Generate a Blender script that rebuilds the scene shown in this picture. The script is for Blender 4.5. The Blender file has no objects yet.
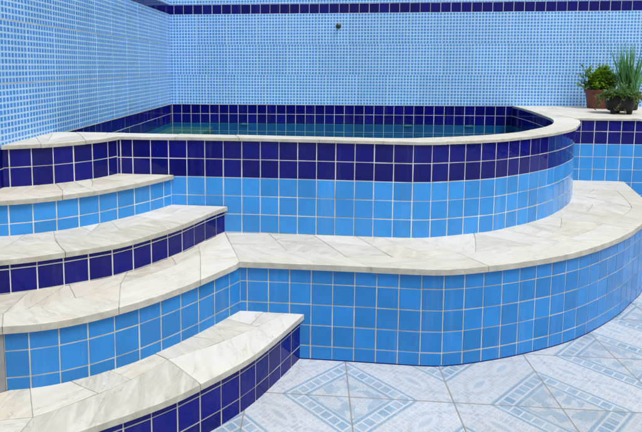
import bpy, bmesh, math, random
from mathutils import Vector, Matrix
random.seed(7)
S = bpy.context.scene
COL = S.collection
rnd = random.random
def rr(a, b): return a + (b - a) * random.random()
def sm(a, b, x):
    t = max(0.0, min(1.0, (x - a) / (b - a))); return t * t * (3 - 2 * t)

# ------------------------------------------------------------------ node helper
class NT:
    def __init__(s, name):
        s.m = bpy.data.materials.new(name); s.m.use_nodes = True
        s.t = s.m.node_tree; s.t.nodes.clear()
        s.out = s.n('ShaderNodeOutputMaterial')
    def n(s, kind, **kw):
        nd = s.t.nodes.new(kind)
        for k, v in kw.items(): setattr(nd, k, v)
        return nd
    def put(s, sock, v):
        if v is None: return
        if hasattr(v, 'is_linked') or hasattr(v, 'links'): s.t.links.new(v, sock)
        elif isinstance(v, (tuple, list)):
            if len(v) == 3 and len(sock.default_value) == 4: v = (*v, 1)
            sock.default_value = v
        else:
            try: sock.default_value = v
            except TypeError: sock.default_value = (v, v, v)
    def math(s, op, a, b=None, c=None, clamp=False):
        nd = s.n('ShaderNodeMath', operation=op); nd.use_clamp = clamp
        s.put(nd.inputs[0], a); s.put(nd.inputs[1], b); s.put(nd.inputs[2], c)
        return nd.outputs[0]
    def vm(s, op, a, b=None):
        nd = s.n('ShaderNodeVectorMath', operation=op)
        s.put(nd.inputs[0], a); s.put(nd.inputs[1], b)
        return nd.outputs['Vector']
    def sep(s, v):
        nd = s.n('ShaderNodeSeparateXYZ'); s.put(nd.inputs[0], v); return nd.outputs
    def comb(s, x=0, y=0, z=0):
        nd = s.n('ShaderNodeCombineXYZ')
        for i, v in enumerate((x, y, z)): s.put(nd.inputs[i], v)
        return nd.outputs[0]
    def mix(s, f, a, b, blend='MIX'):
        nd = s.n('ShaderNodeMix', data_type='RGBA', blend_type=blend)
        s.put(nd.inputs[0], f); s.put(nd.inputs[6], a); s.put(nd.inputs[7], b)
        return nd.outputs[2]
    def ramp(s, f, a, b, lo=0.0, hi=1.0):
        nd = s.n('ShaderNodeMapRange'); s.put(nd.inputs[0], f)
        for i, v in ((1, a), (2, b), (3, lo), (4, hi)): s.put(nd.inputs[i], v)
        return nd.outputs[0]
    def noise(s, vec, scale, detail=3, rough=.55, dist=0):
        nd = s.n('ShaderNodeTexNoise'); s.put(nd.inputs['Vector'], vec)
        nd.inputs['Scale'].default_value = scale; nd.inputs['Detail'].default_value = detail
        nd.inputs['Roughness'].default_value = rough; nd.inputs['Distortion'].default_value = dist
        return nd.outputs['Fac']
    def white(s, vec):
        nd = s.n('ShaderNodeTexWhiteNoise', noise_dimensions='3D'); s.put(nd.inputs['Vector'], vec)
        return nd.outputs['Value']
    def obj(s): return s.n('ShaderNodeTexCoord').outputs['Object']
    def pos(s): return s.n('ShaderNodeNewGeometry').outputs['Position']
    def uv(s): return s.n('ShaderNodeUVMap', uv_map='UVMap').outputs[0]
    def attr(s, name='tint'): return s.n('ShaderNodeAttribute', attribute_name=name).outputs['Color']
    def bump(s, h, strength, dist):
        nd = s.n('ShaderNodeBump'); nd.inputs['Strength'].default_value = strength
        nd.inputs['Distance'].default_value = dist; s.put(nd.inputs['Height'], h)
        return nd.outputs[0]
    def prin(s, col, rough=.5, normal=None, spec=.5, **kw):
        p = s.n('ShaderNodeBsdfPrincipled')
        s.put(p.inputs['Base Color'], col); s.put(p.inputs['Roughness'], rough)
        s.put(p.inputs['Specular IOR Level'], spec)
        if normal is not None: s.put(p.inputs['Normal'], normal)
        for k, v in kw.items(): s.put(p.inputs[k.replace('_', ' ')], v)
        s.t.links.new(p.outputs[0], s.out.inputs[0])
        return s.m

# ------------------------------------------------------------------ materials
def glazed(name, col, rough=.13, var=.16, runs=.15, spec=.27):
    k = NT(name)
    at = k.sep(k.attr())
    P = k.pos()
    v = k.math('MULTIPLY_ADD', at[0], var, 1 - var / 2)
    mott = k.noise(P, 9, 3)
    v = k.math('MULTIPLY', v, k.ramp(mott, .3, .7, .93, 1.06))
    c = k.vm('MULTIPLY', col, k.comb(v, v, v))
    film_refl = k.math('MULTIPLY', k.ramp(k.noise(P, 5.5, 5, .65), .42, .75, 0, .22), at[1])     # lime bloom, plus a pale stone reflection painted at the pool's right end
    c = k.mix(film_refl, c, (.62, .64, .68))
    Ps = k.sep(P)
    run = k.noise(k.comb(k.math('MULTIPLY', Ps[0], 16), k.math('MULTIPLY', Ps[1], 16), k.math('MULTIPLY', Ps[2], 1.3)), 1.0, 5, .7)
    c = k.mix(k.ramp(run, .55, .85, 0, runs), c, (.50, .53, .56))
    spots = k.noise(P, 120, 2, .5)
    c = k.mix(k.ramp(spots, .70, .80, 0, .10), c, (.45, .46, .46))
    h = k.noise(P, 28, 2)
    b = k.bump(h, .06, .012)
    rg = k.ramp(k.noise(P, 14, 4), .3, .75, rough * .7, rough * 1.8)
    return k.prin(c, rg, b, spec)
M = {}
M['navy'] = glazed('navy_glazed_tile', (.0035, .0050, .145), .07, .40, .05, .20)
M['blue'] = glazed('sky_blue_glazed_tile', (.036, .255, .655), .12, .24)
M['blue2'] = glazed('mid_blue_glazed_tile', (.022, .195, .53), .13, .24)

def grout_mat(nm, a, b):
    k = NT(nm); P = k.pos()
    n = k.noise(P, 11, 5, .65)
    c = k.mix(k.ramp(n, .32, .68), a, b)
    c = k.mix(k.ramp(k.noise(P, 3.3, 4), .48, .72, 0, .65), c, (.27, .25, .20))
    return k.prin(c, .85, k.bump(k.noise(P, 300, 2), .3, .001), .2)
M['grout'] = grout_mat('pale_grout', (.50, .50, .47), (.76, .76, .73)); M['grout2'] = grout_mat('stained_grout', (.36, .35, .30), (.60, .59, .53))

def mosaic_mat():
    k = NT('printed_mosaic_tile')
    uv = k.sep(k.vm('SCALE', k.uv())) if False else k.sep(k.uv())
    at = k.sep(k.attr())
    u = k.math('MULTIPLY', uv[0], 10); v = k.math('MULTIPLY', uv[1], 10)
    fu = k.math('FRACT', u); fv = k.math('FRACT', v)
    du = k.math('ABSOLUTE', k.math('SUBTRACT', fu, .5)); dv = k.math('ABSOLUTE', k.math('SUBTRACT', fv, .5))
    d = k.math('SMOOTH_MAX', du, dv, .06)
    wob = k.math('MULTIPLY', k.math('SUBTRACT', k.noise(k.pos(), 60, 2), .5), .05)
    line = k.ramp(k.math('ADD', d, wob), .315, .395)
    cell = k.comb(k.math('FLOOR', u), k.math('FLOOR', v), k.math('MULTIPLY', at[0], 57))
    w = k.white(cell)
    sq = k.mix(w, (.050, .230, .68), (.085, .305, .79))
    patch = k.noise(k.pos(), 2.2, 3, .6)
    sq = k.mix(k.ramp(patch, .35, .7, 0, .30), sq, (.085, .32, .80))
    ln = k.mix(k.noise(k.pos(), 14, 3), (.35, .62, .90), (.57, .77, .93))
    c = k.mix(line, sq, ln)
    tone = k.math('MULTIPLY_ADD', at[0], .10, .95)
    c = k.vm('MULTIPLY', c, k.comb(tone, tone, tone))
    # faint run-off streaks down the wall
    P = k.sep(k.pos())
    st = k.noise(k.comb(k.math('MULTIPLY', P[0], 9), k.math('MULTIPLY', P[1], 9), k.math('MULTIPLY', P[2], .6)), 1.0, 4, .6)
    c = k.mix(k.ramp(st, .56, .8, 0, .22), c, (.10, .24, .52))
    b = k.bump(k.math('ADD', k.math('MULTIPLY', line, -.6), k.noise(k.pos(), 20, 2)), .10, .004)
    return k.prin(c, k.ramp(k.noise(k.pos(), 6, 3), .3, .7, .16, .34), b, .5)
M['mosaic'] = mosaic_mat()
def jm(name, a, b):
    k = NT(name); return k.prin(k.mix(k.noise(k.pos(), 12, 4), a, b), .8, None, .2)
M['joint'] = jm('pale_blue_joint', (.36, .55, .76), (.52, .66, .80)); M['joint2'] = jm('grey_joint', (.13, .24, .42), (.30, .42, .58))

def stone_mat():
    k = NT('pale_quartzite')
    at = k.sep(k.attr()); P = k.pos()
    rot = k.n('ShaderNodeVectorRotate', rotation_type='Z_AXIS')
    k.put(rot.inputs['Vector'], P); k.put(rot.inputs['Angle'], k.math('MULTIPLY', at[2], 6.283))
    Q = k.vm('ADD', rot.outputs[0], k.comb(k.math('MULTIPLY', at[0], 13), k.math('MULTIPLY', at[1], 17), 0))
    Qs = k.vm('MULTIPLY', Q, (1.0, 4.2, 1.5))
    base = k.mix(at[0], (.53, .505, .405), (.735, .715, .645))
    base = k.mix(k.ramp(at[1], .68, 1.0, 0, .6), base, (.62, .55, .39))            # some slabs are honey coloured
    veins = k.noise(Qs, 5, 6, .62, 1.2)
    c = k.mix(k.ramp(veins, .38, .68, 0, .60), base, (.78, .775, .71))
    gv = k.noise(k.vm('ADD', Qs, (5, 9, 2)), 3.2, 6, .66, 1.8)
    c = k.mix(k.ramp(gv, .54, .76, 0, .42), c, (.44, .43, .37))
    och = k.noise(k.vm('ADD', Q, (31, 7, 2)), 3.0, 4, .6)
    c = k.mix(k.ramp(och, .58, .82, 0, .40), c, (.64, .55, .36))
    spec = k.noise(P, 230, 2, .6)
    c = k.mix(k.ramp(spec, .62, .78, 0, .35), c, (.30, .28, .24))
    dirt = k.noise(P, 7, 6, .7)
    c = k.mix(k.ramp(dirt, .58, .80, 0, .40), c, (.34, .31, .25))
    # dark thin cracks / cleft lines
    vor = k.n('ShaderNodeTexVoronoi', feature='DISTANCE_TO_EDGE'); vor.inputs['Scale'].default_value = 2.1
    k.put(vor.inputs['Vector'], k.vm('ADD', Qs, k.comb(k.math('MULTIPLY', gv, .5), k.math('MULTIPLY', veins, .5), 0)))
    ck = k.ramp(vor.outputs['Distance'], .0, .012, 1, 0)
    c = k.mix(k.math('MULTIPLY', ck, .40), c, (.33, .29, .22))
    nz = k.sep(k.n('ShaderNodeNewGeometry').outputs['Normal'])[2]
    side = k.ramp(nz, .2, .75, 1, 0)                                               # slab sides are darker and greyer than the tops
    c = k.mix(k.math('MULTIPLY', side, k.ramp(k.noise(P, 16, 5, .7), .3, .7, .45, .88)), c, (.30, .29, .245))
    h = k.math('ADD', k.math('MULTIPLY', veins, .7), k.math('MULTIPLY', k.noise(P, 70, 5, .7), .5))
    h = k.math('SUBTRACT', h, k.math('MULTIPLY', ck, .5))
    return k.prin(c, k.ramp(veins, .3, .7, .42, .62), k.bump(h, .35, .006), .35)
M['stone'] = stone_mat()

def mortar_mat():
    k = NT('dark_mortar'); P = k.pos()
    c = k.mix(k.noise(P, 18, 4), (.34, .33, .28), (.54, .53, .47))
    return k.prin(c, .9, k.bump(k.noise(P, 160, 3), .4, .002), .2)
M['mortar'] = mortar_mat()
def cement_mat():
    k = NT('bare_cement'); P = k.pos()
    c = k.mix(k.noise(P, 9, 6, .7), (.15, .16, .17), (.34, .34, .34))
    return k.prin(c, .9, k.bump(k.noise(P, 60, 4), .5, .004), .2)
M['cement'] = cement_mat()

FX, FY, FP = .156, 2.150, .4165      # a joint crossing of the patio tiles and their pitch
def floor_mat():
    k = NT('printed_patio_tile'); P = k.sep(k.pos())
    x = k.math('DIVIDE', k.math('SUBTRACT', P[0], FX), FP); y = k.math('DIVIDE', k.math('SUBTRACT', P[1], FY), FP)
    ix = k.math('FLOOR', x); iy = k.math('FLOOR', y)
    fx = k.math('FRACT', x); fy = k.math('FRACT', y)
    # mirror every second tile so four tiles make a diamond round a crossing
    px = k.math('FLOORED_MODULO', ix, 2); py = k.math('FLOORED_MODULO', iy, 2)
    a = k.math('ABSOLUTE', k.math('SUBTRACT', fx, px)); b = k.math('ABSOLUTE', k.math('SUBTRACT', fy, py))
    r = k.math('SUBTRACT', k.math('ADD', a, b), 1)            # distance from the diagonal
    t = k.math('SUBTRACT', a, b)                              # along the diagonal
    q = k.math('ABSOLUTE', r)
    n1 = k.noise(k.pos(), 38, 5, .7); n2 = k.noise(k.pos(), 13, 4, .6); n3 = k.noise(k.pos(), 130, 3, .6)
    ivory = k.mix(k.ramp(n1, .3, .7), (.50, .575, .63), (.71, .73, .74))
    pale = (.69, .735, .765); mid = (.185, .355, .515); grey = (.36, .40, .46)
    c = k.mix(k.ramp(n3, .45, .60, 0, .65), ivory, (.33, .445, .545))
    def band(v, lo, hi, e=.012):
        return k.math('MULTIPLY', k.ramp(v, lo - e, lo + e), k.ramp(v, hi - e, hi + e, 1, 0))
    qn = k.math('ADD', q, k.math('MULTIPLY', k.math('SUBTRACT', n1, .5), .012))
    # ribbon of small mosaic squares on both sides
    rib = band(qn, .40, .53)
    cell = k.math('FRACT', k.math('MULTIPLY', t, 7.0))
    gap = k.ramp(k.math('ABSOLUTE', k.math('SUBTRACT', cell, .5)), .41, .45)
    cellid = k.white(k.comb(k.math('FLOOR', k.math('MULTIPLY', t, 7.0)), k.math('ADD', ix, k.math('MULTIPLY', iy, 7)), k.math('SIGN', r)))
    rc = k.mix(cellid, mid, (.36, .49, .60))
    rc = k.mix(k.ramp(n2, .40, .75, 0, .45), rc, pale)
    rc = k.mix(gap, rc, pale)
    c = k.mix(rib, c, rc)
    c = k.mix(k.math('MULTIPLY', band(qn, .555, .60, .008), .85), c, mid)
    c = k.mix(k.math('MULTIPLY', band(qn, .335, .37, .008), .85), c, mid)
    c = k.mix(k.math('MULTIPLY', band(qn, .375, .395, .006), .8), c, pale)
    c = k.mix(k.math('MULTIPLY', band(qn, .535, .55, .006), .8), c, pale)
    # guilloche chain along the diagonal
    ph = k.math('MULTIPLY', t, 4.7124)
    w1 = k.math('MULTIPLY', k.math('SINE', ph), .165)
    inner = k.ramp(k.math('SUBTRACT', k.math('ABSOLUTE', w1), q), .05, .075)
    blob = k.ramp(k.math('SUBTRACT', k.math('ABSOLUTE', w1), q), .11, .13)
    c = k.mix(k.math('MULTIPLY', band(qn, -.1, .30), .35), c, pale)
    c = k.mix(k.math('MULTIPLY', inner, .4), c, pale)
    c = k.mix(k.math('MULTIPLY', blob, k.ramp(n2, .25, .6, .15, .55)), c, mid)
    gx = k.math('ABSOLUTE', k.math('SUBTRACT', k.math('FRACT', k.math('MULTIPLY', t, 13.0)), .5)); gy = k.math('ABSOLUTE', k.math('SUBTRACT', k.math('FRACT', k.math('MULTIPLY', r, 13.0)), .5))
    gl = k.ramp(k.math('MAXIMUM', gx, gy), .36, .45)
    gid = k.white(k.comb(k.math('FLOOR', k.math('MULTIPLY', t, 13.0)), k.math('FLOOR', k.math('MULTIPLY', r, 13.0)), k.math('ADD', ix, k.math('MULTIPLY', iy, 5))))
    inb = k.math('MULTIPLY', band(qn, -.1, .32), k.math('SUBTRACT', 1, inner, None, True))
    c = k.mix(k.math('MULTIPLY', inb, k.ramp(gid, .45, .55, 0, .36)), c, (.40, .49, .58))
    c = k.mix(k.math('MULTIPLY', inb, k.math('MULTIPLY', gl, .55)), c, (.78, .80, .81))
    for sg in (1, -1):
        dd = k.math('ABSOLUTE', k.math('SUBTRACT', r, k.math('MULTIPLY', w1, sg)))
        ch = k.ramp(dd, .026, .04, 1, 0)
        cc = k.math('FRACT', k.math('MULTIPLY', t, 16.0))
        g2 = k.ramp(k.math('ABSOLUTE', k.math('SUBTRACT', cc, .5)), .34, .42)
        c = k.mix(k.math('MULTIPLY', ch, .38), c, k.mix(g2, grey, pale))
    # broken mosaic pieces in the corners
    vor = k.n('ShaderNodeTexVoronoi'); vor.inputs['Scale'].default_value = 24; k.put(vor.inputs['Vector'], k.pos())
    chip = k.math('MULTIPLY', band(qn, .62, .88), k.ramp(k.sep(vor.outputs['Color'])[0], .52, .6, 0, .55))
    c = k.mix(chip, c, mid)
    c = k.mix(k.ramp(n2, .5, .75, 0, .28), c, pale)
    n4 = k.noise(k.pos(), 210, 2, .6)
    c = k.mix(k.ramp(n4, .5, .62, 0, .30), c, (.80, .83, .85))
    c = k.mix(k.ramp(n4, .5, .38, 0, .30), c, (.30, .42, .54))           # print is faded in places
    tile = k.math('MULTIPLY_ADD', k.white(k.comb(ix, iy, 3)), .10, .82)
    c = k.vm('MULTIPLY', c, k.comb(tile, tile, tile))
    big = k.noise(k.pos(), 2.3, 5, .65)
    c = k.mix(k.ramp(big, .48, .8, 0, .42), c, (.40, .40, .37))
    # joints
    jx = k.math('MINIMUM', fx, k.math('SUBTRACT', 1, fx)); jy = k.math('MINIMUM', fy, k.math('SUBTRACT', 1, fy))
    j = k.math('MINIMUM', jx, jy)
    jm = k.ramp(j, .0052, .0085, 1, 0)
    c = k.mix(jm, c, k.mix(n2, (.22, .21, .19), (.36, .34, .31)))
    h = k.math('SUBTRACT', k.math('MULTIPLY', n1, .25), jm)
    rough = k.math('ADD', k.ramp(n2, .3, .7, .30, .48), k.math('MULTIPLY', jm, .4))
    return k.prin(c, rough, k.bump(h, .35, .003), .4)
M['floor'] = floor_mat()

def water_mat():
    k = NT('pool_water')
    P = k.pos()
    b = k.bump(k.noise(P, 2.2, 2, .5, .3), .05, .012)
    fr = k.n('ShaderNodeFresnel'); fr.inputs['IOR'].default_value = 1.33; k.put(fr.inputs['Normal'], b)
    tr = k.n('ShaderNodeBsdfTransparent'); tr.inputs[0].default_value = (.40, .84, .84, 1)
    gl = k.n('ShaderNodeBsdfGlossy'); gl.inputs['Roughness'].default_value = .02; k.put(gl.inputs['Normal'], b)
    mx = k.n('ShaderNodeMixShader'); k.put(mx.inputs[0], fr.outputs[0])
    k.t.links.new(tr.outputs[0], mx.inputs[1]); k.t.links.new(gl.outputs[0], mx.inputs[2])
    k.t.links.new(mx.outputs[0], k.out.inputs[0])
    return k.m
M['water'] = water_mat()

def plain(name, a, b, scale=20, rough=.6, bump=.2, spec=.4, **kw):
    k = NT(name); P = k.pos()
    return k.prin(k.mix(k.ramp(k.noise(P, scale, 4, .65), .3, .7), a, b), rough, k.bump(k.noise(P, scale * 4, 3), bump, .003), spec, **kw)
M['poolfloor'] = plain('algae_stained_pool_floor', (.20, .23, .17), (.31, .34, .26), 8, .8)
M['terra'] = plain('terracotta_plastic', (.125, .034, .024), (.18, .05, .034), 15, .5, .1)
M['black'] = plain('black_plastic', (.010, .010, .011), (.022, .021, .02), 30, .55, .1, .2)
M['soil'] = plain('potting_soil', (.02, .013, .009), (.06, .04, .028), 60, .95, .8)
M['fitting'] = plain('white_plastic', (.62, .64, .62), (.72, .74, .72), 15, .4, .1)
M['metal'] = plain('corroded_metal', (.035, .04, .04), (.12, .11, .09), 60, .5, .4, .5, Metallic=.6)
def leaf_mat(name, a, b):
    k = NT(name)
    at = k.sep(k.attr())
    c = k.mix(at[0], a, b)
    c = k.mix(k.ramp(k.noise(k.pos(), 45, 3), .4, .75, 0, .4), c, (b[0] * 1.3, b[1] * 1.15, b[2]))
    p = k.n('ShaderNodeBsdfPrincipled'); k.put(p.inputs['Base Color'], c); p.inputs['Roughness'].default_value = .45
    tl = k.n('ShaderNodeBsdfTranslucent'); k.put(tl.inputs[0], k.vm('MULTIPLY', c, (1.3, 1.5, .7)))
    mx = k.n('ShaderNodeMixShader'); mx.inputs[0].default_value = .25
    k.t.links.new(p.outputs[0], mx.inputs[1]); k.t.links.new(tl.outputs[0], mx.inputs[2])
    k.t.links.new(mx.outputs[0], k.out.inputs[0]); return k.m
M['leafg'] = leaf_mat('bushy_leaf', (.04, .11, .014), (.26, .44, .04))
M['leafs'] = leaf_mat('succulent_leaf', (.045, .14, .06), (.20, .32, .10))
M['leafc'] = leaf_mat('blade_leaf', (.045, .18, .065), (.16, .38, .15))
M['leafd'] = leaf_mat('dry_leaf', (.12, .10, .03), (.30, .22, .07))

# ------------------------------------------------------------------ mesh helper
class MB:
    def __init__(s): s.v = []; s.f = []; s.mi = []; s.tint = []; s.uv = []
    def face(s, pts, m=0, tint=(.5, 0, 0), uvs=None):
        i = len(s.v); s.v += [tuple(p) for p in pts]; s.f.append(tuple(range(i, i + len(pts))))
        s.mi.append(m); s.tint.append(tint); s.uv.append(uvs or [(0, 0)] * len(pts))
    def build(s, name, mats, parent=None, smooth=False, merge=False):
        me = bpy.data.meshes.new(name); me.from_pydata(s.v, [], s.f)
        for m in mats: me.materials.append(m)
        ca = me.color_attributes.new('tint', 'FLOAT_COLOR', 'CORNER'); ul = me.uv_layers.new(name='UVMap')
        li = 0
        for p, m, t, u in zip(me.polygons, s.mi, s.tint, s.uv):
            p.material_index = m; p.use_smooth = smooth
            for q in range(p.loop_total):
                ca.data[li].color = (*t, 1); ul.data[li].uv = u[q]; li += 1
        if merge:
            bm = bmesh.new(); bm.from_mesh(me); bmesh.ops.remove_doubles(bm, verts=bm.verts, dist=1e-5); bm.to_mesh(me); bm.free()
        me.update()
        o = bpy.data.objects.new(name, me); COL.objects.link(o)
        if parent:
            o.parent = parent
            if parent.parent: o.matrix_parent_inverse = Matrix.Identity(4)       # the parent part sits at the world origin
            else: o.matrix_parent_inverse = parent.matrix_basis.inverted()
        return o
def thing(name, loc, label, cat, group=None):
    o = bpy.data.objects.new(name, None); o.location = loc; o.empty_display_size = .1; COL.objects.link(o)
    return tag(o, label, cat, group)
def tag(o, label=None, cat=None, group=None, kind=None):
    if label: o['label'] = label
    if cat: o['category'] = cat
    if group: o['group'] = group
    if kind: o['kind'] = kind
    return o

class Curve:
    """plan curve through points, smoothed, with arc length"""
    def __init__(s, pts, smooth=True, n=14):
        P = [Vector(p) for p in pts]
        if smooth and len(P) > 2:
            out = []
            for i in range(len(P) - 1):
                p0 = P[i - 1] if i else P[0] * 2 - P[1]
                p1, p2 = P[i], P[i + 1]
                p3 = P[i + 2] if i + 2 < len(P) else p2 * 2 - p1
                for j in range(n):
                    t = j / n
                    out.append(.5 * ((2 * p1) + (p2 - p0) * t + (2 * p0 - 5 * p1 + 4 * p2 - p3) * t * t + (3 * p1 - p0 - 3 * p2 + p3) * t ** 3))
            out.append(P[-1])
            for _ in range(30):                     # relax measuring noise
                out = [out[0]] + [(out[i - 1] + out[i] * 2 + out[i + 1]) / 4 for i in range(1, len(out) - 1)] + [out[-1]]
            P = out
        s.p = P; s.s = [0]
        for a, b in zip(P, P[1:]): s.s.append(s.s[-1] + (b - a).length)
        s.L = s.s[-1]
    def at(s, d):
        if d <= 0: return s.p[0] + (s.p[1] - s.p[0]).normalized() * d
        if d >= s.L: return s.p[-1] + (s.p[-1] - s.p[-2]).normalized() * (d - s.L)
        lo, hi = 0, len(s.s) - 1
        while hi - lo > 1:
            m = (lo + hi) // 2
            if s.s[m] <= d: lo = m
            else: hi = m
        t = (d - s.s[lo]) / max(1e-9, s.s[hi] - s.s[lo])
        return s.p[lo].lerp(s.p[hi], t)
    def nrm(s, d):
        t = (s.at(d + .01) - s.at(d - .01)).normalized(); return Vector((t.y, -t.x))
    def off(s, w):
        n = max(24, len(s.p) // 3); c = Curve([s.at(s.L * i / n) + s.nrm(s.L * i / n) * (w(i / n) if callable(w) else w) for i in range(n + 1)], False)
        return c

def tile_wall(mb, cur, joints, rows, zb, zt, matf, drop=None, flip=False, gap=.0027, th=.003, tilt=.005, uvmode=False, film_refl=lambda s, z: 0.0, backing=1):
    """glazed tiles set one by one on a curved wall: joints = arc lengths, rows = heights; zb/zt clip"""
    sg = -1 if flip else 1
    js = [j for j in joints if 0 < j < cur.L]; js = [0] + js + [cur.L]
    zb_ = zb if callable(zb) else (lambda s: zb); zt_ = zt if callable(zt) else (lambda s: zt)
    dr = drop or (lambda s: 0)
    # grout backing
    for a, b in zip(js, js[1:]):
        pa, pb = cur.at(a), cur.at(b)
        o = [(pa, zb_(a)), (pb, zb_(b)), (pb, zt_(b)), (pa, zt_(a))]
        if flip: o = o[::-1]
        na, nb = cur.nrm(a) * sg * .0012, cur.nrm(b) * sg * .0012
        nn = [na, nb, nb, na] if not flip else [na, nb, nb, na][::-1]
        mb.face([(p.x + q.x, p.y + q.y, z) for (p, z), q in zip(o, nn)], backing, (.5, 0, 0))
    for ci, (s0, s1) in enumerate(zip(js, js[1:])):
        if s1 - s0 < .010: continue
        g0 = gap / 2
        for ri, (zh, zl) in enumerate(zip(rows, rows[1:])):
            jt = .0009 if not uvmode else .0004
            a, b = s0 + g0 + rr(-jt, jt), s1 - g0 + rr(-jt, jt); jv = rr(-jt, jt) * .8
            zha, zla = zh + jv - dr(a), zl + jv - dr(a)
            zhb, zlb = zh + jv - dr(b), zl + jv - dr(b)
            lo_a, lo_b = max(zla + g0, zb_(a)), max(zlb + g0, zb_(b)); hi_a, hi_b = min(zha - g0, zt_(a)), min(zhb - g0, zt_(b))
            if hi_a - lo_a < .004 or hi_b - lo_b < .004: continue
            pa, pb = cur.at(a), cur.at(b); c = (pb - pa); n = Vector((c.y, -c.x)).normalized() * sg
            jx, jz = rr(-tilt, tilt), rr(-tilt, tilt); w = c.length; h = hi_a - lo_a; j0 = rr(-.0004, .0004)
            bv = .0022
            def P(fx, fz, d):
                p = pa.lerp(pb, fx); lo = lo_a + (lo_b - lo_a) * fx; hi = hi_a + (hi_b - hi_a) * fx
                return Vector((p.x + n.x * d, p.y + n.y * d, lo + (hi - lo) * fz))
            ex, ez = min(.2, bv / w), min(.2, bv / h)
            out = [P(0, 0, 0), P(1, 0, 0), P(1, 1, 0), P(0, 1, 0)]
            dd = lambda fx, fz: th + j0 + jx * (fx - .5) * w + jz * (fz - .5) * h
            q = ((ex, ez), (1 - ex, ez), (1 - ex, 1 - ez), (ex, 1 - ez))
            ins = [P(fx, fz, dd(fx, fz)) for fx, fz in q]
            fr = lambda fx, fz: ((s0 + (s1 - s0) * fx - s0), 0)
            m = matf(ci, ri, (s0 + s1) / 2, (zh + zl) / 2)
            tint = (rnd(), film_refl((s0 + s1) / 2, (lo_a + hi_a) / 2), rnd())
            full_w, full_h = (uvmode if uvmode else (1, 1))
            z0 = lo_a; uvq = []
            for fx, fz in q:
                # printed pattern is fixed to the tile's lower left corner when cut at the top, else to its upper edge
                zz = lo_a + (hi_a - lo_a) * fz
                uvq.append((fx * (s1 - s0) / full_w, 1 - (zha - zz) / full_h)) 
            order = range(4) if not flip else (3, 2, 1, 0)
            mb.face([ins[i] for i in order], m, tint, [uvq[i] for i in order])
            for i in range(4):
                k2 = (i + 1) % 4
                f = [out[i], out[k2], ins[k2], ins[i]]; u = [uvq[i], uvq[k2], uvq[k2], uvq[i]]
                if flip: f = f[::-1]; u = u[::-1]
                mb.face(f, m, tint, u)

def clip(poly, p, n):
    """convex polygon clipped to the side n.(x-p) >= 0"""
    out = []
    for i in range(len(poly)):
        a, b = poly[i], poly[(i + 1) % len(poly)]
        da, db = (a - p).dot(n), (b - p).dot(n)
        if da >= 0: out.append(a)
        if (da >= 0) != (db >= 0): out.append(a.lerp(b, da / (da - db)))
    return out
def area(P): return abs(sum(a.x * b.y - b.x * a.y for a, b in zip(P, P[1:] + P[:1]))) / 2

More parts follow.
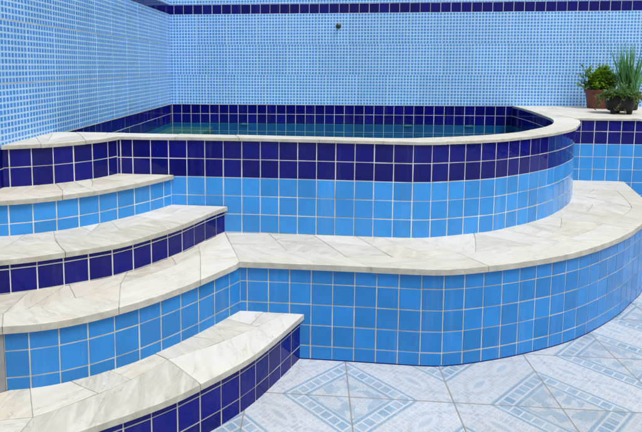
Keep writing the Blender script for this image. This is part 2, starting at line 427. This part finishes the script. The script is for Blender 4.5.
def flagstones(mb, outer, inner, zf, th, target=.045, nose=.0, joint=.0018, seed=1, L=None, skew=.5, edge_step=(.35, .62), lip=0, tone=None):
    """irregular stone slabs over the strip between two plan curves; the front row has its own long edge slabs"""
    R = random.Random(seed)
    L = L or (outer.L + inner.L) / 2; W = sum((outer.at(outer.L * k / 6) - inner.at(inner.L * k / 6)).length for k in range(7)) / 7
    V = Vector
    def mp(q):
        t = q.y / W; a = outer.at(outer.L * q.x / L); b = inner.at(inner.L * q.x / L); return a.lerp(b, t)
    cells = []
    # front edge slabs of uneven depth
    x = 0; front = []
    while x < L - 1e-6:
        w = R.uniform(*edge_step); 
        if L - x - w < .16: w = L - x
        front.append((x, min(L, x + w))); x += w
    ds = [W * R.uniform(.34, .60) if nose == 0 else min(W, nose * R.uniform(.75, 1.5)) if R.random() < .62 or nose > W else W * R.uniform(.5, .8) for _ in range(len(front) + 1)]
    top = []
    for i, (a, b) in enumerate(front):
        sk0 = 0 if i == 0 else skews; skews = 0 if i == len(front) - 1 else R.uniform(-skew, skew) * .06
        cells.append([V((a, 0)), V((b, 0)), V((b + skews, ds[i + 1])), V((a + sk0, ds[i]))]); top.append(V((a + sk0, ds[i])))
    top.append(V((L, ds[-1])))
    # remaining band: one convex piece per front slab, then random splits
    def split(P, dep=0):
        A = area(P)
        if A < target * R.uniform(.7, 1.6) or dep > 6:
            cells.append(P); return
        xs = [p.x for p in P]; ys = [p.y for p in P]; w, h = max(xs) - min(xs), max(ys) - min(ys)
        c = V((min(xs) + w * R.uniform(.36, .64), min(ys) + h * R.uniform(.36, .64)))
        ang = R.gauss(0, .33) + (0 if w > h * .9 else math.pi / 2)
        n = V((math.cos(ang), math.sin(ang)))
        for s in (1, -1):
            Q = clip(P, c, n * s)
            if len(Q) > 2 and area(Q) > 1e-4: split(Q, dep + 1)
    if W - max(ds) > .02:
        for i in range(len(front)):
            P = [top[i], top[i + 1], V((front[i][1] if i == len(front) - 1 else top[i + 1].x, W)), V((0 if i == 0 else top[i].x, W))]
            split(P)
    for P in cells:
        if area(P) < 4e-4: continue
        if sum(a.x * b.y - b.x * a.y for a, b in zip(P, P[1:] + P[:1])) < 0: P = P[::-1]
        tint = (R.random(), R.random(), R.random())
        if tone: tint = (tint[0] * tone[1] + tone[0], tint[1], tint[2])
        # inset by half a joint and densify so slabs follow the curves
        c0 = sum((p for p in P), V((0, 0))) / len(P)
        Q = []
        for i in range(len(P)):
            a, b, c = P[i - 1], P[i], P[(i + 1) % len(P)]
            e1, e2 = (b - a), (c - b)
            if e1.length < 1e-6 or e2.length < 1e-6: continue
            e1.normalize(); e2.normalize()
            n1, n2 = V((-e1.y, e1.x)), V((-e2.y, e2.x)); d = 1 + n1.dot(n2)
            Q.append(b + (n1 + n2) * (joint / 2 / max(.35, d)))
        D = []
        for a, b in zip(Q, Q[1:] + Q[:1]):
            n = max(1, int((b - a).length / .035))
            for i in range(n):
                q = a.lerp(b, i / n)
                if 0 < i < n and .02 < q.y < W - .02: q = q + V((R.uniform(-1, 1), R.uniform(-1, 1))) * .0011
                D.append(q)
        hz = R.uniform(-.0008, .0008); tx, ty = R.uniform(-.003, .003), R.uniform(-.003, .003)
        lay = []
        for ins, dz in ((0, -th), (0, -.0026), (.0008, -.0007), (.0024, 0.0)):
            ring = []
            for q in D:
                v = (c0 - q); l = v.length
                qq = q + v * min(.4, ins / max(l, .01))
                w = mp(qq)
                chip = R.uniform(0, .0012) if (dz > -.005 and q.y < .01) else 0
                ring.append((w.x, w.y, zf(w.x, w.y) + dz + hz + tx * (qq.x - c0.x) + ty * (qq.y - c0.y) - chip))
            lay.append(ring)
        N = len(D)
        for r0, r1 in zip(lay, lay[1:]):
            for i in range(N):
                j = (i + 1) % N
                mb.face([r0[i], r0[j], r1[j], r1[i]], 0, tint)
        mb.face(lay[-1], 0, tint)
        mb.face(lay[0][::-1], 0, tint)
    # bed of mortar just under the slab tops
    n = max(6, int(L / .04))
    for i in range(n):
        q = []
        for x, y in ((i, .010), (i + 1, .010), (i + 1, W), (i, W)):
            w = mp(V((L * x / n, y))); q.append((w.x, w.y, zf(w.x, w.y) - .0028))
        mb.face(q, 1)

# ------------------------------------------------------------------ levels (metres above the patio)
EYE = 1.345
Z4, Z3, Z2, Z1 = .217, .460, .605, .770
def zrim(x, y): return EYE - .371 -   .012 * sm(-.7, 1.2, x) - .013 * sm(1.3, 1.95, x) + .012 * sm(4.5, 5.6, y)
RT = .017                                   # rim coping thickness
def zflat(z): return lambda x, y: z
XL, YB = -1.474, 5.600                       # faces of the side and rear walls

c_s0 = Curve([(XL, 2.464), (-1.395, 2.497), (-1.30, 2.545), (-1.225, 2.603), (-1.155, 2.668), (-1.10, 2.738), (-1.052, 2.848)])
c_s1 = Curve([(XL, 2.208), (-1.341, 2.238), (-1.252, 2.277), (-1.163, 2.33), (-1.086, 2.394), (-1.011, 2.464), (-.949, 2.546), (-.886, 2.628), (-.83, 2.712), (-.757, 2.848)])
c_s2 = Curve([(XL, 1.882), (-1.33, 1.918), (-1.202, 1.968), (-1.1, 2.012), (-1.015, 2.062), (-.935, 2.115), (-.85, 2.175), (-.785, 2.245), (-.724, 2.332), (-.664, 2.425), (-.615, 2.518), (-.573, 2.62), (-.53, 2.73), (-.468, 2.848)])
c_s3 = Curve([(-1.062, 1.734), (-.968, 1.758), (-.879, 1.798), (-.794, 1.853), (-.718, 1.917), (-.646, 1.986), (-.579, 2.068), (-.514, 2.152), (-.459, 2.233), (-.387, 2.346), (-.331, 2.436)])
c_s4 = Curve([(XL, 1.297), (-1.2, 1.342), (-1.0, 1.408), (-.8, 1.507), (-.682, 1.602), (-.606, 1.658), (-.528, 1.722), (-.47, 1.775), (-.388, 1.868), (-.312, 1.958), (-.24, 2.06), (-.165, 2.2), (-.095, 2.345), (-.052, 2.436)])
c_bench = Curve([(-.331, 2.434), (.0, 2.430), (.357, 2.420), (.545, 2.416), (.662, 2.440), (.763, 2.475), (.852, 2.507), (.95, 2.549), (1.03, 2.587), (1.12, 2.631), (1.246, 2.702), (1.39, 2.803), (1.595, 2.978), (1.72, 3.10), (1.824, 3.218), (1.952, 3.352), (2.095, 3.577), (2.19, 3.83), (2.285, 4.14), (2.378, 4.437)])
c_pool = Curve([(-1.052, 2.850), (-.46, 2.850), (.04, 2.846), (.44, 2.842), (.57, 2.850), (.67, 2.880), (.78, 2.923), (.945, 2.992), (1.04, 3.052), (1.126, 3.116), (1.22, 3.184), (1.34, 3.288), (1.43, 3.379), (1.545, 3.518), (1.685, 3.716), (1.79, 3.93), (1.858, 4.08), (1.908, 4.22), (1.938, 4.34), (1.955, 4.46)])
c_rim_in = Curve([(-1.050, 2.985), (-.675, 2.962), (-.34, 2.953), (.15, 2.948), (.459, 2.956), (.684, 3.034), (.892, 3.122), (1.077, 3.24), (1.228, 3.362), (1.45, 3.62), (1.61, 3.87), (1.73, 4.13), (1.81, 4.36), (1.855, 4.60), (1.90, 4.91), (1.93, 5.23), (1.945, YB)])
YS = 4.440                                   # face of the plant ledge

# ------------------------------------------------------------------ patio floor
mb = MB()
for i in range(6):
    for j in range(6):
        x0, x1 = -7 + i * 14 / 6, -7 + (i + 1) * 14 / 6; y0, y1 = -8 + j * 14 / 6, -8 + (j + 1) * 14 / 6
        mb.face([(x0, y0, 0), (x1, y0, 0), (x1, y1, 0), (x0, y1, 0)])
tag(mb.build('patio_floor', [M['floor']], merge=True), kind='structure')

# ------------------------------------------------------------------ enclosing walls
def body(mb, x0, x1, y0, y1, z0, z1, m):
    p = [(x0, y0, z0), (x1, y0, z0), (x1, y1, z0), (x0, y1, z0), (x0, y0, z1), (x1, y0, z1), (x1, y1, z1), (x0, y1, z1)]
    for f in ((0, 3, 2, 1), (4, 5, 6, 7), (0, 1, 5, 4), (1, 2, 6, 5), (2, 3, 7, 6), (3, 0, 4, 7)): mb.face([p[i] for i in f], m)
ROWS = [EYE + z for z in (1.46, 1.155, .8495, .6235, .527, .2225, -.082, -.3865)]
TOPZ = EYE + 1.46
def mosaic_rows(parent, cur, x_of, flip, stag, jt='joint'):
    g = MB()
    for a, b in ((0, 1), (1, 2), (2, 3), (4, 5), (5, 6), (6, 7)):
        ph = rr(-.008, .008) + stag.get(a, 0)
        tile_wall(g, cur, [x_of + .3055 * k + ph for k in range(-40, 60)], [ROWS[a], ROWS[b]], ROWS[b], ROWS[a], lambda *q: 0, gap=.0020, tilt=.0025, uvmode=(.303, .3035), flip=flip)
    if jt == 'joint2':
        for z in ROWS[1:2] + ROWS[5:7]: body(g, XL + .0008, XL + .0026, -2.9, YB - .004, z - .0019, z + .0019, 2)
    g.build('mosaic_tiling', [M['mosaic'], M[jt], M['grout']], parent)
    g = MB()
    tile_wall(g, cur, [.045 + .0985 * k for k in range(120)], [ROWS[3], ROWS[4]], ROWS[4], ROWS[3], lambda *q: 0, flip=flip)
    g.build('navy_border', [M['navy'], M['grout']], parent)

wl = thing('tiled_wall', (XL - .08, 2.0, 0), 'long pale blue mosaic tiled side wall running back beside the steps', 'wall')
g = MB(); body(g, XL - .16, XL - .001, -3.0, YB + .16, 0, TOPZ, 0); g.build('masonry', [M['cement']], wl)
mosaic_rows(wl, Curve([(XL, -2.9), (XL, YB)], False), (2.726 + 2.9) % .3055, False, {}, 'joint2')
g = MB(); tile_wall(g, Curve([(XL, .3), (XL, 2.5)], False), [.05 + .0985 * k for k in range(30)], [ROWS[7] - .0985 * k for k in range(12)], 0, ROWS[7] - .003, lambda *q: 0)
g.build('navy_border', [M['navy'], M['grout']], wl)
wb = thing('tiled_wall', (1.2, YB + .08, 0), 'blue mosaic tiled rear wall with a navy border standing behind the pool', 'wall')
g = MB(); body(g, XL - .001, 4.6, YB + .001, YB + .16, 0, TOPZ, 0); g.build('masonry', [M['cement']], wb)
mosaic_rows(wb, Curve([(XL, YB), (4.6, YB)], False), (-.884 - XL) % .3055, False, {5: .0, 6: .10, 4: .0})

# small corroded screw left in the rear wall
hk = thing('wall_screw', (.241, YB, EYE + .402), 'small dark corroded screw stub sticking out of the rear mosaic wall', 'screw')
def lathe(mb, c, prof, n=20, m=0, axis='z', tint=(.5, 0, 0), cap=True):
    rings = []
    for r, h in prof:
        ring = []
        for i in range(n):
            a = 2 * math.pi * i / n
            if axis == 'z': ring.append((c[0] + r * math.cos(a), c[1] + r * math.sin(a), c[2] + h))
            else: ring.append((c[0] + r * math.cos(a), c[1] - h, c[2] + r * math.sin(a)))
        rings.append(ring)
    for a, b in zip(rings, rings[1:]):
        for i in range(n):
            j = (i + 1) % n; mb.face([a[i], a[j], b[j], b[i]], m, tint)
    if cap: mb.face(rings[-1], m, tint)
g = MB(); lathe(g, (.241, YB, EYE + .402), [(.027, 0.003), (.026, .008), (.018, .013), (.014, .015)], 14, 0, 'y'); g.build('flange', [M['metal']], hk)
g = MB(); lathe(g, (.241, YB, EYE + .402), [(.008, .012), (.008, .040), (.015, .041), (.015, .052), (.008, .056)], 10, 0, 'y'); g.build('shank', [M['metal']], hk)

# ------------------------------------------------------------------ swimming pool
PITCH = .0985
pool = thing('swimming_pool', (.3, 2.9, 0), 'raised swimming pool with navy over sky blue tiles and a rounded right side', 'swimming pool')
rim_drop = lambda c: (lambda s: .012 * sm(-.7, 1.2, c.at(s).x) + .004 * sm(1.3, 1.95, c.at(s).x))
g = MB()
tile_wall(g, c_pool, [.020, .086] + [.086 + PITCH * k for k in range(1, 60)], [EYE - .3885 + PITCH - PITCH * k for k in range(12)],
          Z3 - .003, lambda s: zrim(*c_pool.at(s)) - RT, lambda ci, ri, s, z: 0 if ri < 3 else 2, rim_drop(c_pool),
          film_refl=lambda s, z: .06 + .10 * sm(.62, .47, z) + 1.1 * sm(2.5, 3.2, s) * sm(.80, .60, z))  # strong term low at the right end paints the stone's reflection into the glaze
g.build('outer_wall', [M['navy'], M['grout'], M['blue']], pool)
g = MB()
c_rim_out = c_pool.off(lambda u: .016 + .030 * sm(.82, .97, u))
# stop the coping band where it meets the plant ledge
def sub(c, a, b, n=60): return Curve([c.at(c.L * (a + (b - a) * i / n)) for i in range(n + 1)], False)
cut = 0
for i in range(400):
    if c_rim_in.at(c_rim_in.L * i / 400).y > 4.43: cut = i / 400; break
c_in_front = sub(c_rim_in, 0, cut); c_in_back = sub(c_rim_in, cut, 1)
flagstones(g, c_rim_out, c_in_front, zrim, RT, target=9, nose=.6, seed=11, edge_step=(.22, .42), skew=.3, tone=(.35, .65))
g.build('rim_coping', [M['stone'], M['mortar']], pool)
# inside faces: navy band over blue, along the coping, the side wall and the rear wall
g = MB()
in_rows = [EYE - .3865 + PITCH - PITCH * k for k in range(9)]
inm = lambda ci, ri, s, z: 0 if ri < 3 else 2
c_in_all = Curve([(XL, 3.005)] + [tuple(p) for p in c_rim_in.p], False)
tile_wall(g, c_in_all, [PITCH * k for k in range(80)], in_rows, .60, lambda s: zrim(*c_in_all.at(s)) - RT, inm, flip=True)
tile_wall(g, Curve([(XL, 2.98), (XL, YB)], False), [.02 + PITCH * k for k in range(60)], in_rows, .60, ROWS[7] - .004, inm)
tile_wall(g, Curve([(XL, YB), (1.95, YB)], False), [.012 + PITCH * k for k in range(60)], in_rows, .60, ROWS[7] - .004, inm)
g.build('basin_lining', [M['navy'], M['grout'], M['blue']], pool)
g = MB()
body(g, XL + .001, 1.95, YB - .0055, YB - .0002, ROWS[7] - .0035, ROWS[7] - .0005, 0); body(g, XL + .0002, XL + .0055, 2.99, YB - .006, ROWS[7] - .0035, ROWS[7] - .0005, 0)
g.build('lining_edge', [M['grout']], pool)
inner_poly = [(XL, 3.005)] + [(p.x, p.y) for p in c_rim_in.p[::6]] + [(1.945, YB), (XL, YB)]
g = MB(); g.face([(x, y, .63) for x, y in inner_poly]); g.build('basin_floor', [M['poolfloor']], pool)
g = MB(); body(g, XL + .004, -1.03, 3.3, YB - .004, .63, .722, 0); g.build('underwater_step', [M['poolfloor']], pool)
for px in (-.705, .945, 1.54):
    g = MB(); lathe(g, (0, 0, 0), [(1, .004), (1, .008), (.85, .011), (.0, .011)], 20, 0, 'y', cap=False)
    g.v = [(px + x * .045, YB - .004 + (y), EYE - .588 + z * .009) for x, y, z in g.v]
    g.build('inlet_cover', [M['fitting']], pool)
g = MB(); g.face([(x, y, EYE - .574) for x, y in inner_poly]); tag(g.build('water', [M['water']]), kind='structure')

# ------------------------------------------------------------------ plant ledge
ledge = thing('plant_ledge', (2.7, 5.0, 0), 'raised tiled ledge with a pale stone top that carries the potted plants', 'ledge')
cs = Curve([(1.955, YS), (4.6, YS)], False)
g = MB()
zled = lambda x, y: EYE - .396 + .012 * sm(4.5, 5.6, y)
tile_wall(g, cs, [.012 + .0985 * k for k in range(60)], [EYE - .401 + PITCH - PITCH * k for k in range(12)], 0, EYE - .414, lambda ci, ri, s, z: 0 if ri < 3 else 2)
g.build('front_wall', [M['navy'], M['grout'], M['blue']], ledge)
g = MB()
o1 = Curve([(c_rim_out.at(c_rim_out.L)).to_tuple(), (4.6, YS - .018)], False)
o1 = Curve([(2.001, YS - .018), (4.6, YS - .018)], False)
flagstones(g, o1, Curve([(1.955, YB - .002), (4.6, YB - .002)], False), zled, .018, target=.09, nose=.16, seed=5, edge_step=(.3, .6), tone=(.3, .7))
g.build('stone_top', [M['stone'], M['mortar']], ledge)
g = MB()
flagstones(g, Curve([(2.003, YS - .012), (1.990, 4.75), (1.955, YB - .002)], False), Curve([c_in_back.at(c_in_back.L * i / 20).to_tuple() for i in range(21)], False), zrim, RT, target=9, nose=.5, seed=8, edge_step=(.25, .4))
g.build('side_coping', [M['stone'], M['mortar']], pool)

# ------------------------------------------------------------------ bench
bench = thing('bench', (.4, 2.6, 0), 'low sky blue tiled bench with a crazy paved stone seat curving round the pool', 'bench')
g = MB()
tile_wall(g, c_bench, [.034 + .098 * k for k in range(60)], [.362 + PITCH, .362] + [.362 - .0985 * k for k in range(1, 5)], .0, Z3 - .028, lambda *q: 0, lambda s: .004 * sm(.2, 1.2, s))
c_skirt = c_bench.off(.0036)
n = 60
for i in range(n):
    a, b = c_skirt.at(c_skirt.L * i / n), c_skirt.at(c_skirt.L * (i + 1) / n)
    g.face([(a.x, a.y, 0), (b.x, b.y, 0), (b.x, b.y, .005), (a.x, a.y, .005)], 2, (.2, 0, 0))
g.build('front_wall', [M['blue2'], M['grout2'], M['navy']], bench)
g = MB()
zb_ = lambda x, y: Z3
flagstones(g, c_bench.off(lambda u: .022), Curve([c_pool.at(.585 + (c_pool.L - .585) * i / 70).to_tuple() for i in range(71)], False), zb_, .028, target=.052, nose=.125, seed=29, edge_step=(.4, .68), skew=1.2, tone=(.2, .6))
g.build('stone_seat', [M['stone'], M['mortar']], bench)

# ------------------------------------------------------------------ steps
stairs = thing('steps', (-.8, 2.2, 0), 'five curved stone topped steps faced in alternating navy and sky blue tiles', 'steps')
def step(cur, inner, zt, zb, th, rows, mat, joints, seed, lab, outer=None, **kw):
    g = MB()
    tile_wall(g, cur, joints, rows, zb - .003, (zt if callable(zt) else zt) - th, lambda *q: 0, film_refl=lambda s, z: .06)
    st = g.build('step', [M[mat], M['grout2' if mat == 'blue2' or zb == 0 else 'grout']], stairs); st['label'] = lab
    g = MB()
    flagstones(g, outer or cur.off(.021), inner, kw.pop('zf', zflat(zt)), th, seed=seed, **kw)
    g.build('tread', [M['stone'], M['mortar']], st)
    return st
J = lambda ph: [ph + .0985 * k for k in range(-2, 40)]
zt0 = EYE - .371
step(c_s0, Curve([(XL, 2.53), (XL, 3.005), (-1.050, 2.985)], False), zt0, Z1, RT + .003, [zt0 - .012 + .0 + PITCH - PITCH * k for k in range(4)], 'navy', J(.03), 3,
     'navy tiled top step level with the pool rim', c_s0.off(.018), target=.03, nose=.085, edge_step=(.18, .34))
step(c_s1, c_s0, Z1, Z2, .023, [Z1 - .020, Z1 - .112, Z1 - .21], 'blue', J(.055), 31, 'upper sky blue tiled step', target=.026, edge_step=(.3, .55))
step(c_s2, c_s1, Z2, Z3, .023, [Z2 + .05, Z2 - .046, Z2 - .1425, Z2 - .24], 'navy', J(.02), 17, 'middle navy tiled step', target=.028, edge_step=(.32, .55))
ci3 = Curve([c_s2.at(c_s2.L * i / 60).to_tuple() for i in range(61)], False)
o3 = c_s3.off(.022); o3 = Curve([(XL, 1.63), (-1.3, 1.640), (-1.17, 1.667)] + [p.to_tuple() for p in o3.p], False)
o3.p[-1] = Vector((-.3315, 2.412))
o3 = Curve([p.to_tuple() for p in o3.p], False)
st3 = step(c_s3, ci3, Z3, Z4, .028, [Z3 - .0, Z3 - .100, Z3 - .1985, Z3 - .297], 'blue2', J(.082), 41, 'lower sky blue tiled step level with the bench seat', o3, target=.034, nose=.125, edge_step=(.34, .58), skew=1.2)
g = MB()                                    # bare cement cheek at the left end of that riser
for a, b in (((-1.062, 1.731), (-1.115, 1.66)), ((-1.115, 1.66), (XL, 1.652))):
    g.face([(b[0], b[1], Z4 - .002), (a[0], a[1], Z4 - .002), (a[0], a[1], Z3 - .0285), (b[0], b[1], Z3 - .0285)], 0)
g.build('cement_cheek', [M['cement']], st3)
ci4 = Curve([(XL, 1.655), (-1.115, 1.66)] + [c_s3.at(c_s3.L * i / 50).to_tuple() for i in range(51)], False)
step(c_s4, ci4, Z4, 0, .025, [Z4 + .04, Z4 - .058, Z4 - .156, Z4 - .254], 'navy', J(.06), 53, 'lowest navy tiled step standing on the patio', target=.030, nose=.11, edge_step=(.4, .6), skew=1.4)

# ------------------------------------------------------------------ potted plants
def leafblade(mb, p, d, up, L, w, m, tint, bend=.3, lobes=0):
    d = d.normalized(); s = d.cross(up)
    if s.length < 1e-3: s = Vector((1, 0, 0))
    s.normalize(); u = s.cross(d).normalized(); n = 4
    prof = [.35, 1.0, .8, .45, .03] if not lobes else [.25, 1.0, .55, .8, .05]
    pts = []
    for i in range(n + 1):
        t = i / n; c = p + d * (L * t) - u * (bend * L * t * t); ww = w * prof[i] / 2
        pts.append((c - s * ww + u * ww * .35, c, c + s * ww + u * ww * .35))
    for a, b in zip(pts, pts[1:]):
        mb.face([a[0], a[1], b[1], b[0]], m, tint); mb.face([a[1], a[2], b[2], b[1]], m, tint)
def stem(mb, a, b, r, m, tint=(.2, 0, 0)):
    d = (b - a).normalized(); s = d.orthogonal().normalized(); u = d.cross(s)
    k = 5; ra = [a + (s * math.cos(6.283 * i / k) + u * math.sin(6.283 * i / k)) * r for i in range(k)]; rb = [b + (s * math.cos(6.283 * i / k) + u * math.sin(6.283 * i / k)) * r * .6 for i in range(k)]
    for i in range(k): mb.face([ra[i], ra[(i + 1) % k], rb[(i + 1) % k], rb[i]], m, tint)
def pot(par, c, rb, rt, h, rim, mat, lip=.012):
    g = MB(); lathe(g, c, [(rb * .9, 0.0), (rb, .004), (rt * .97, h - rim), (rt * .97 + lip, h - rim + .002), (rt + lip, h - .004), (rt + lip - .003, h), (rt - .004, h), (rt - .008, h - .03)], 28, 0, cap=False)
    g.build('pot', [M[mat]], par, smooth=False)
    g = MB(); lathe(g, c, [(rt - .007, h - .022), (rt * .5, h - .014), (.002, h - .012)], 18, 0); g.build('soil', [M['soil']], par)
def rdir(zmin=-.2):
    while True:
        v = Vector((rr(-1, 1), rr(-1, 1), rr(zmin, 1)))
        if .1 < v.length < 1: return v.normalized()
V3 = Vector
# terracotta pot with a bushy plant
c = V3((2.625, 5.36, zled(2.6, 5.36)))
t1 = thing('potted_plant', c, 'leafy bright green bush in the terracotta pot, standing against the mosaic wall', 'potted plant')
pot(t1, c, .083, .106, .175, .030, 'terra')
f = MB(); st = MB(); top = c + V3((0, 0, .165))
for i in range(62):
    d = rdir(.05); d.z = abs(d.z) * 1.0 + .15; d.normalize()
    Ls = rr(.07, .215) * (1.0 if d.z > .5 else .85); o = top + V3((rr(-.05, .05), rr(-.05, .05), 0))
    if i > 52: d = V3((rr(-.7, .9), rr(-.3, .3), 1.0)).normalized(); Ls = rr(.20, .25)
    e = o + V3((d.x * 1.0, d.y * .8, d.z)) * Ls
    stem(st, o, e, .0028, 0)
    young = rnd()
    for k in range(20):
        q = o.lerp(e, rr(.3, 1.03)); dd = (rdir(-.3) + d * .6).normalized()
        leafblade(f, q, dd, V3((0, 0, 1)), rr(.022, .050), rr(.014, .027), 0, (min(1, max(0, young * .6 + rr(0, .45))), 0, 0), rr(.1, .6), lobes=1)
for i in range(26):      # thin wispy sprays at the left
    o = top + V3((rr(-.09, .02), rr(-.05, .05), -.01)); e = o + V3((rr(-.10, .0), rr(-.04, .04), rr(.02, .11)))
    stem(st, o, e, .0012, 0, (.7, 0, 0))
    for k in range(5): leafblade(f, o.lerp(e, rr(.3, 1)), rdir(0), V3((0, 0, 1)), rr(.01, .02), .005, 0, (rr(0, .5), 0, 0))
for i in range(520):
    d = rdir(-.35); rad = rr(.55, 1.0); q = top + V3((.030 + d.x * .108 * rad, d.y * .09 * rad, .085 + d.z * .115 * rad * (1 + .18 * math.sin(5 * d.x + 2))))
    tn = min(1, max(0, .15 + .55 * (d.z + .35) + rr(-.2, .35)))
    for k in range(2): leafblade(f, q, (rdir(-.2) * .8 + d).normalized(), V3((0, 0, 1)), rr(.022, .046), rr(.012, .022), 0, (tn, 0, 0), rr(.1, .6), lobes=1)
f.build('foliage', [M['leafg']], t1); st.build('stem', [M['leafg']], t1)

# black footed pot of trailing succulents in front
def trailing(c, lab):
    t = thing('potted_plant', c, lab, 'potted plant')
    rt, h = .104, .160
    g = MB(); lathe(g, c, [(.070, .024), (.086, .026), (.104, .060), (.112, .100), (.109, .135), (.104, .150), (.112, .153), (.112, h), (.100, h), (.096, .13)], 30, 0, cap=False)
    g.face([(c.x + .070 * math.cos(6.283 * i / 30), c.y + .070 * math.sin(6.283 * i / 30), c.z + .024) for i in range(30)][::-1])
    g.build('pot', [M['black']], t, smooth=False)
    for an in (208, 302, 75):
        x, y = c.x + .078 * math.cos(math.radians(an)), c.y + .078 * math.sin(math.radians(an))
        g = MB(); lathe(g, (x, y, c.z), [(.015, 0), (.019, .002), (.024, .034), (.02, .04)], 12, 0); g.build('foot', [M['black']], t)
    g = MB(); lathe(g, c, [(.099, h - .02), (.05, h - .012), (.002, h - .01)], 18, 0); g.build('soil', [M['soil']], t)
    f = MB(); top = c + V3((0, 0, h - .008))
    for i in range(260):
        a = rr(0, 6.283); r = rt * 1.15 * math.sqrt(rnd()); o = top + V3((math.cos(a) * r, math.sin(a) * r, rr(-.01, .035) * (1.2 - r / rt * .6)))
        tn = rr(.0, .55) + (.45 if rnd() < .25 else 0)
        for k in range(6):
            leafblade(f, o, (rdir(-.25) + V3((math.cos(a) * .3, math.sin(a) * .3, .3))).normalized(), V3((0, 0, 1)), rr(.020, .052), rr(.007, .014), 0, (tn, 0, 0), rr(.1, .7))
    for i in range(16):                                   # a few taller shoots
        o = top + V3((rr(-.07, .07), rr(-.06, .06), 0)); e = o + V3((rr(-.04, .05), rr(-.03, .03), rr(.05, .11))); stem(f, o, e, .002, 0)
        for k in range(8): leafblade(f, o.lerp(e, rr(.3, 1)), rdir(.0), V3((0, 0, 1)), rr(.015, .035), .010, 0, (rr(.2, 1), 0, 0), .4)
    d = MB()
    for i in range(20):
        a = rr(2.5, 6.9); o = top + V3((math.cos(a) * rt * 1.08, math.sin(a) * rt * 1.08, .012)); L = rr(.02, .08); n = 7; p = o.copy(); out = V3((math.cos(a), math.sin(a), 0))
        if i < 5: a = rr(2.7, 3.6); L = rr(.10, .155); out = V3((math.cos(a), math.sin(a), 0)) * 1.6
        for k in range(n):
            q = p + out * (.010 * (1 - k / n) + rr(-.003, .005)) + V3((rr(-.006, .006), 0, -L / n)); stem(d, p, q, .0016, 0, (.2, 0, 0)); p = q
            for m in range(4): leafblade(f if rnd() < .7 else d, p, rdir(-.6), V3((0, 0, 1)), rr(.012, .028), rr(.007, .013), 0, (rr(.0, .8), 0, 0), .3)
    f.build('foliage', [M['leafs']], t); d.build('trailing_stem', [M['leafd']], t)
c2 = V3((2.560, 4.86, zled(2.5, 4.86)))
trailing(c2, 'wide rounded black footed pot overgrown with trailing succulents at the ledge front')
# dark pot behind with tall blade leaves
c4 = V3((2.815, 5.22, zled(2.8, 5.22)))
t4 = thing('potted_plant', c4, 'dark pot with tall thin upright blue green blades, standing behind the trailing succulents', 'potted plant')
pot(t4, c4, .075, .092, .165, .02, 'black', .006)
f = MB(); top = c4 + V3((0, 0, .15))
for i in range(165):
    o = top + V3((rr(-.06, .06), rr(-.05, .05), 0)); d = V3((rr(-.42, .30), rr(-.2, .2), 1)).normalized(); L = rr(.16, .50)
    leafblade(f, o, d, V3((rr(-1, 1), rr(-1, 1), .2)), L, rr(.008, .014), 0, (rr(0, 1), 0, 0), rr(-.12, .18))
f.build('foliage', [M['leafc']], t4)

# ------------------------------------------------------------------ light and sky
W = bpy.data.worlds.new('World'); S.world = W; W.use_nodes = True
nt = W.node_tree; nt.nodes.clear()
sky = nt.nodes.new('ShaderNodeTexSky'); sky.sky_type = 'NISHITA'; sky.sun_disc = False
EL, AZ = math.radians(60), math.radians(143)          # azimuth clockwise from +y: sun high, behind the camera to the right
sky.sun_elevation = EL; sky.sun_rotation = AZ; sky.air_density = 1.0; sky.dust_density = 4.0; sky.ozone_density = .6
hs = nt.nodes.new('ShaderNodeHueSaturation'); hs.inputs['Saturation'].default_value = .35
bg = nt.nodes.new('ShaderNodeBackground'); bg.inputs[1].default_value = .115
ow = nt.nodes.new('ShaderNodeOutputWorld')
nt.links.new(sky.outputs[0], hs.inputs['Color']); nt.links.new(hs.outputs[0], bg.inputs[0]); nt.links.new(bg.outputs[0], ow.inputs[0])
sl = bpy.data.lights.new('sun', 'SUN'); sl.energy = 1.7; sl.angle = math.radians(22); sl.color = (1, .965, .91)
so = bpy.data.objects.new('sun', sl); COL.objects.link(so)
dirv = Vector((math.sin(AZ) * math.cos(EL), math.cos(AZ) * math.cos(EL), math.sin(EL)))
so.rotation_euler = dirv.to_track_quat('Z', 'Y').to_euler(); so.location = dirv * 8

# ------------------------------------------------------------------ camera (room-aligned, off-centre crop of a wider frame)
f_, cx_, cy_, A, B = 550., 263., 121.5, .09966, .09176
ca, sa, cb, sb = math.cos(A), math.sin(A), math.cos(B), math.sin(B)
Rx = Matrix(((1, 0, 0), (0, ca, -sa), (0, sa, ca))); Ry = Matrix(((cb, 0, sb), (0, 1, 0), (-sb, 0, cb)))
R = Rx @ Ry                                              # rows: camera right, down, forward in (x, down, forward) axes
conv = lambda r: Vector((r[0], r[2], -r[1]))
right, down, fwd = conv(R[0]), conv(R[1]), conv(R[2])
cam = bpy.data.cameras.new('camera'); co = bpy.data.objects.new('camera', cam); COL.objects.link(co)
co.matrix_world = Matrix(((right.x, -down.x, -fwd.x, 0), (right.y, -down.y, -fwd.y, 0), (right.z, -down.z, -fwd.z, EYE), (0, 0, 0, 1)))
cam.sensor_width = 36; cam.sensor_fit = 'HORIZONTAL'; cam.lens = f_ / 642 * 36
cam.shift_x = (321 - cx_) / 642; cam.shift_y = -(216 - cy_) / 642
cam.clip_start = .05; cam.clip_end = 200
S.camera = co
S.view_settings.view_transform = 'Standard'; S.view_settings.look = 'None'; S.view_settings.gamma = 1
S.view_settings.use_curve_mapping = False; S.view_settings.exposure = 0.24
S.cycles.max_bounces = 8; S.cycles.transparent_max_bounces = 12
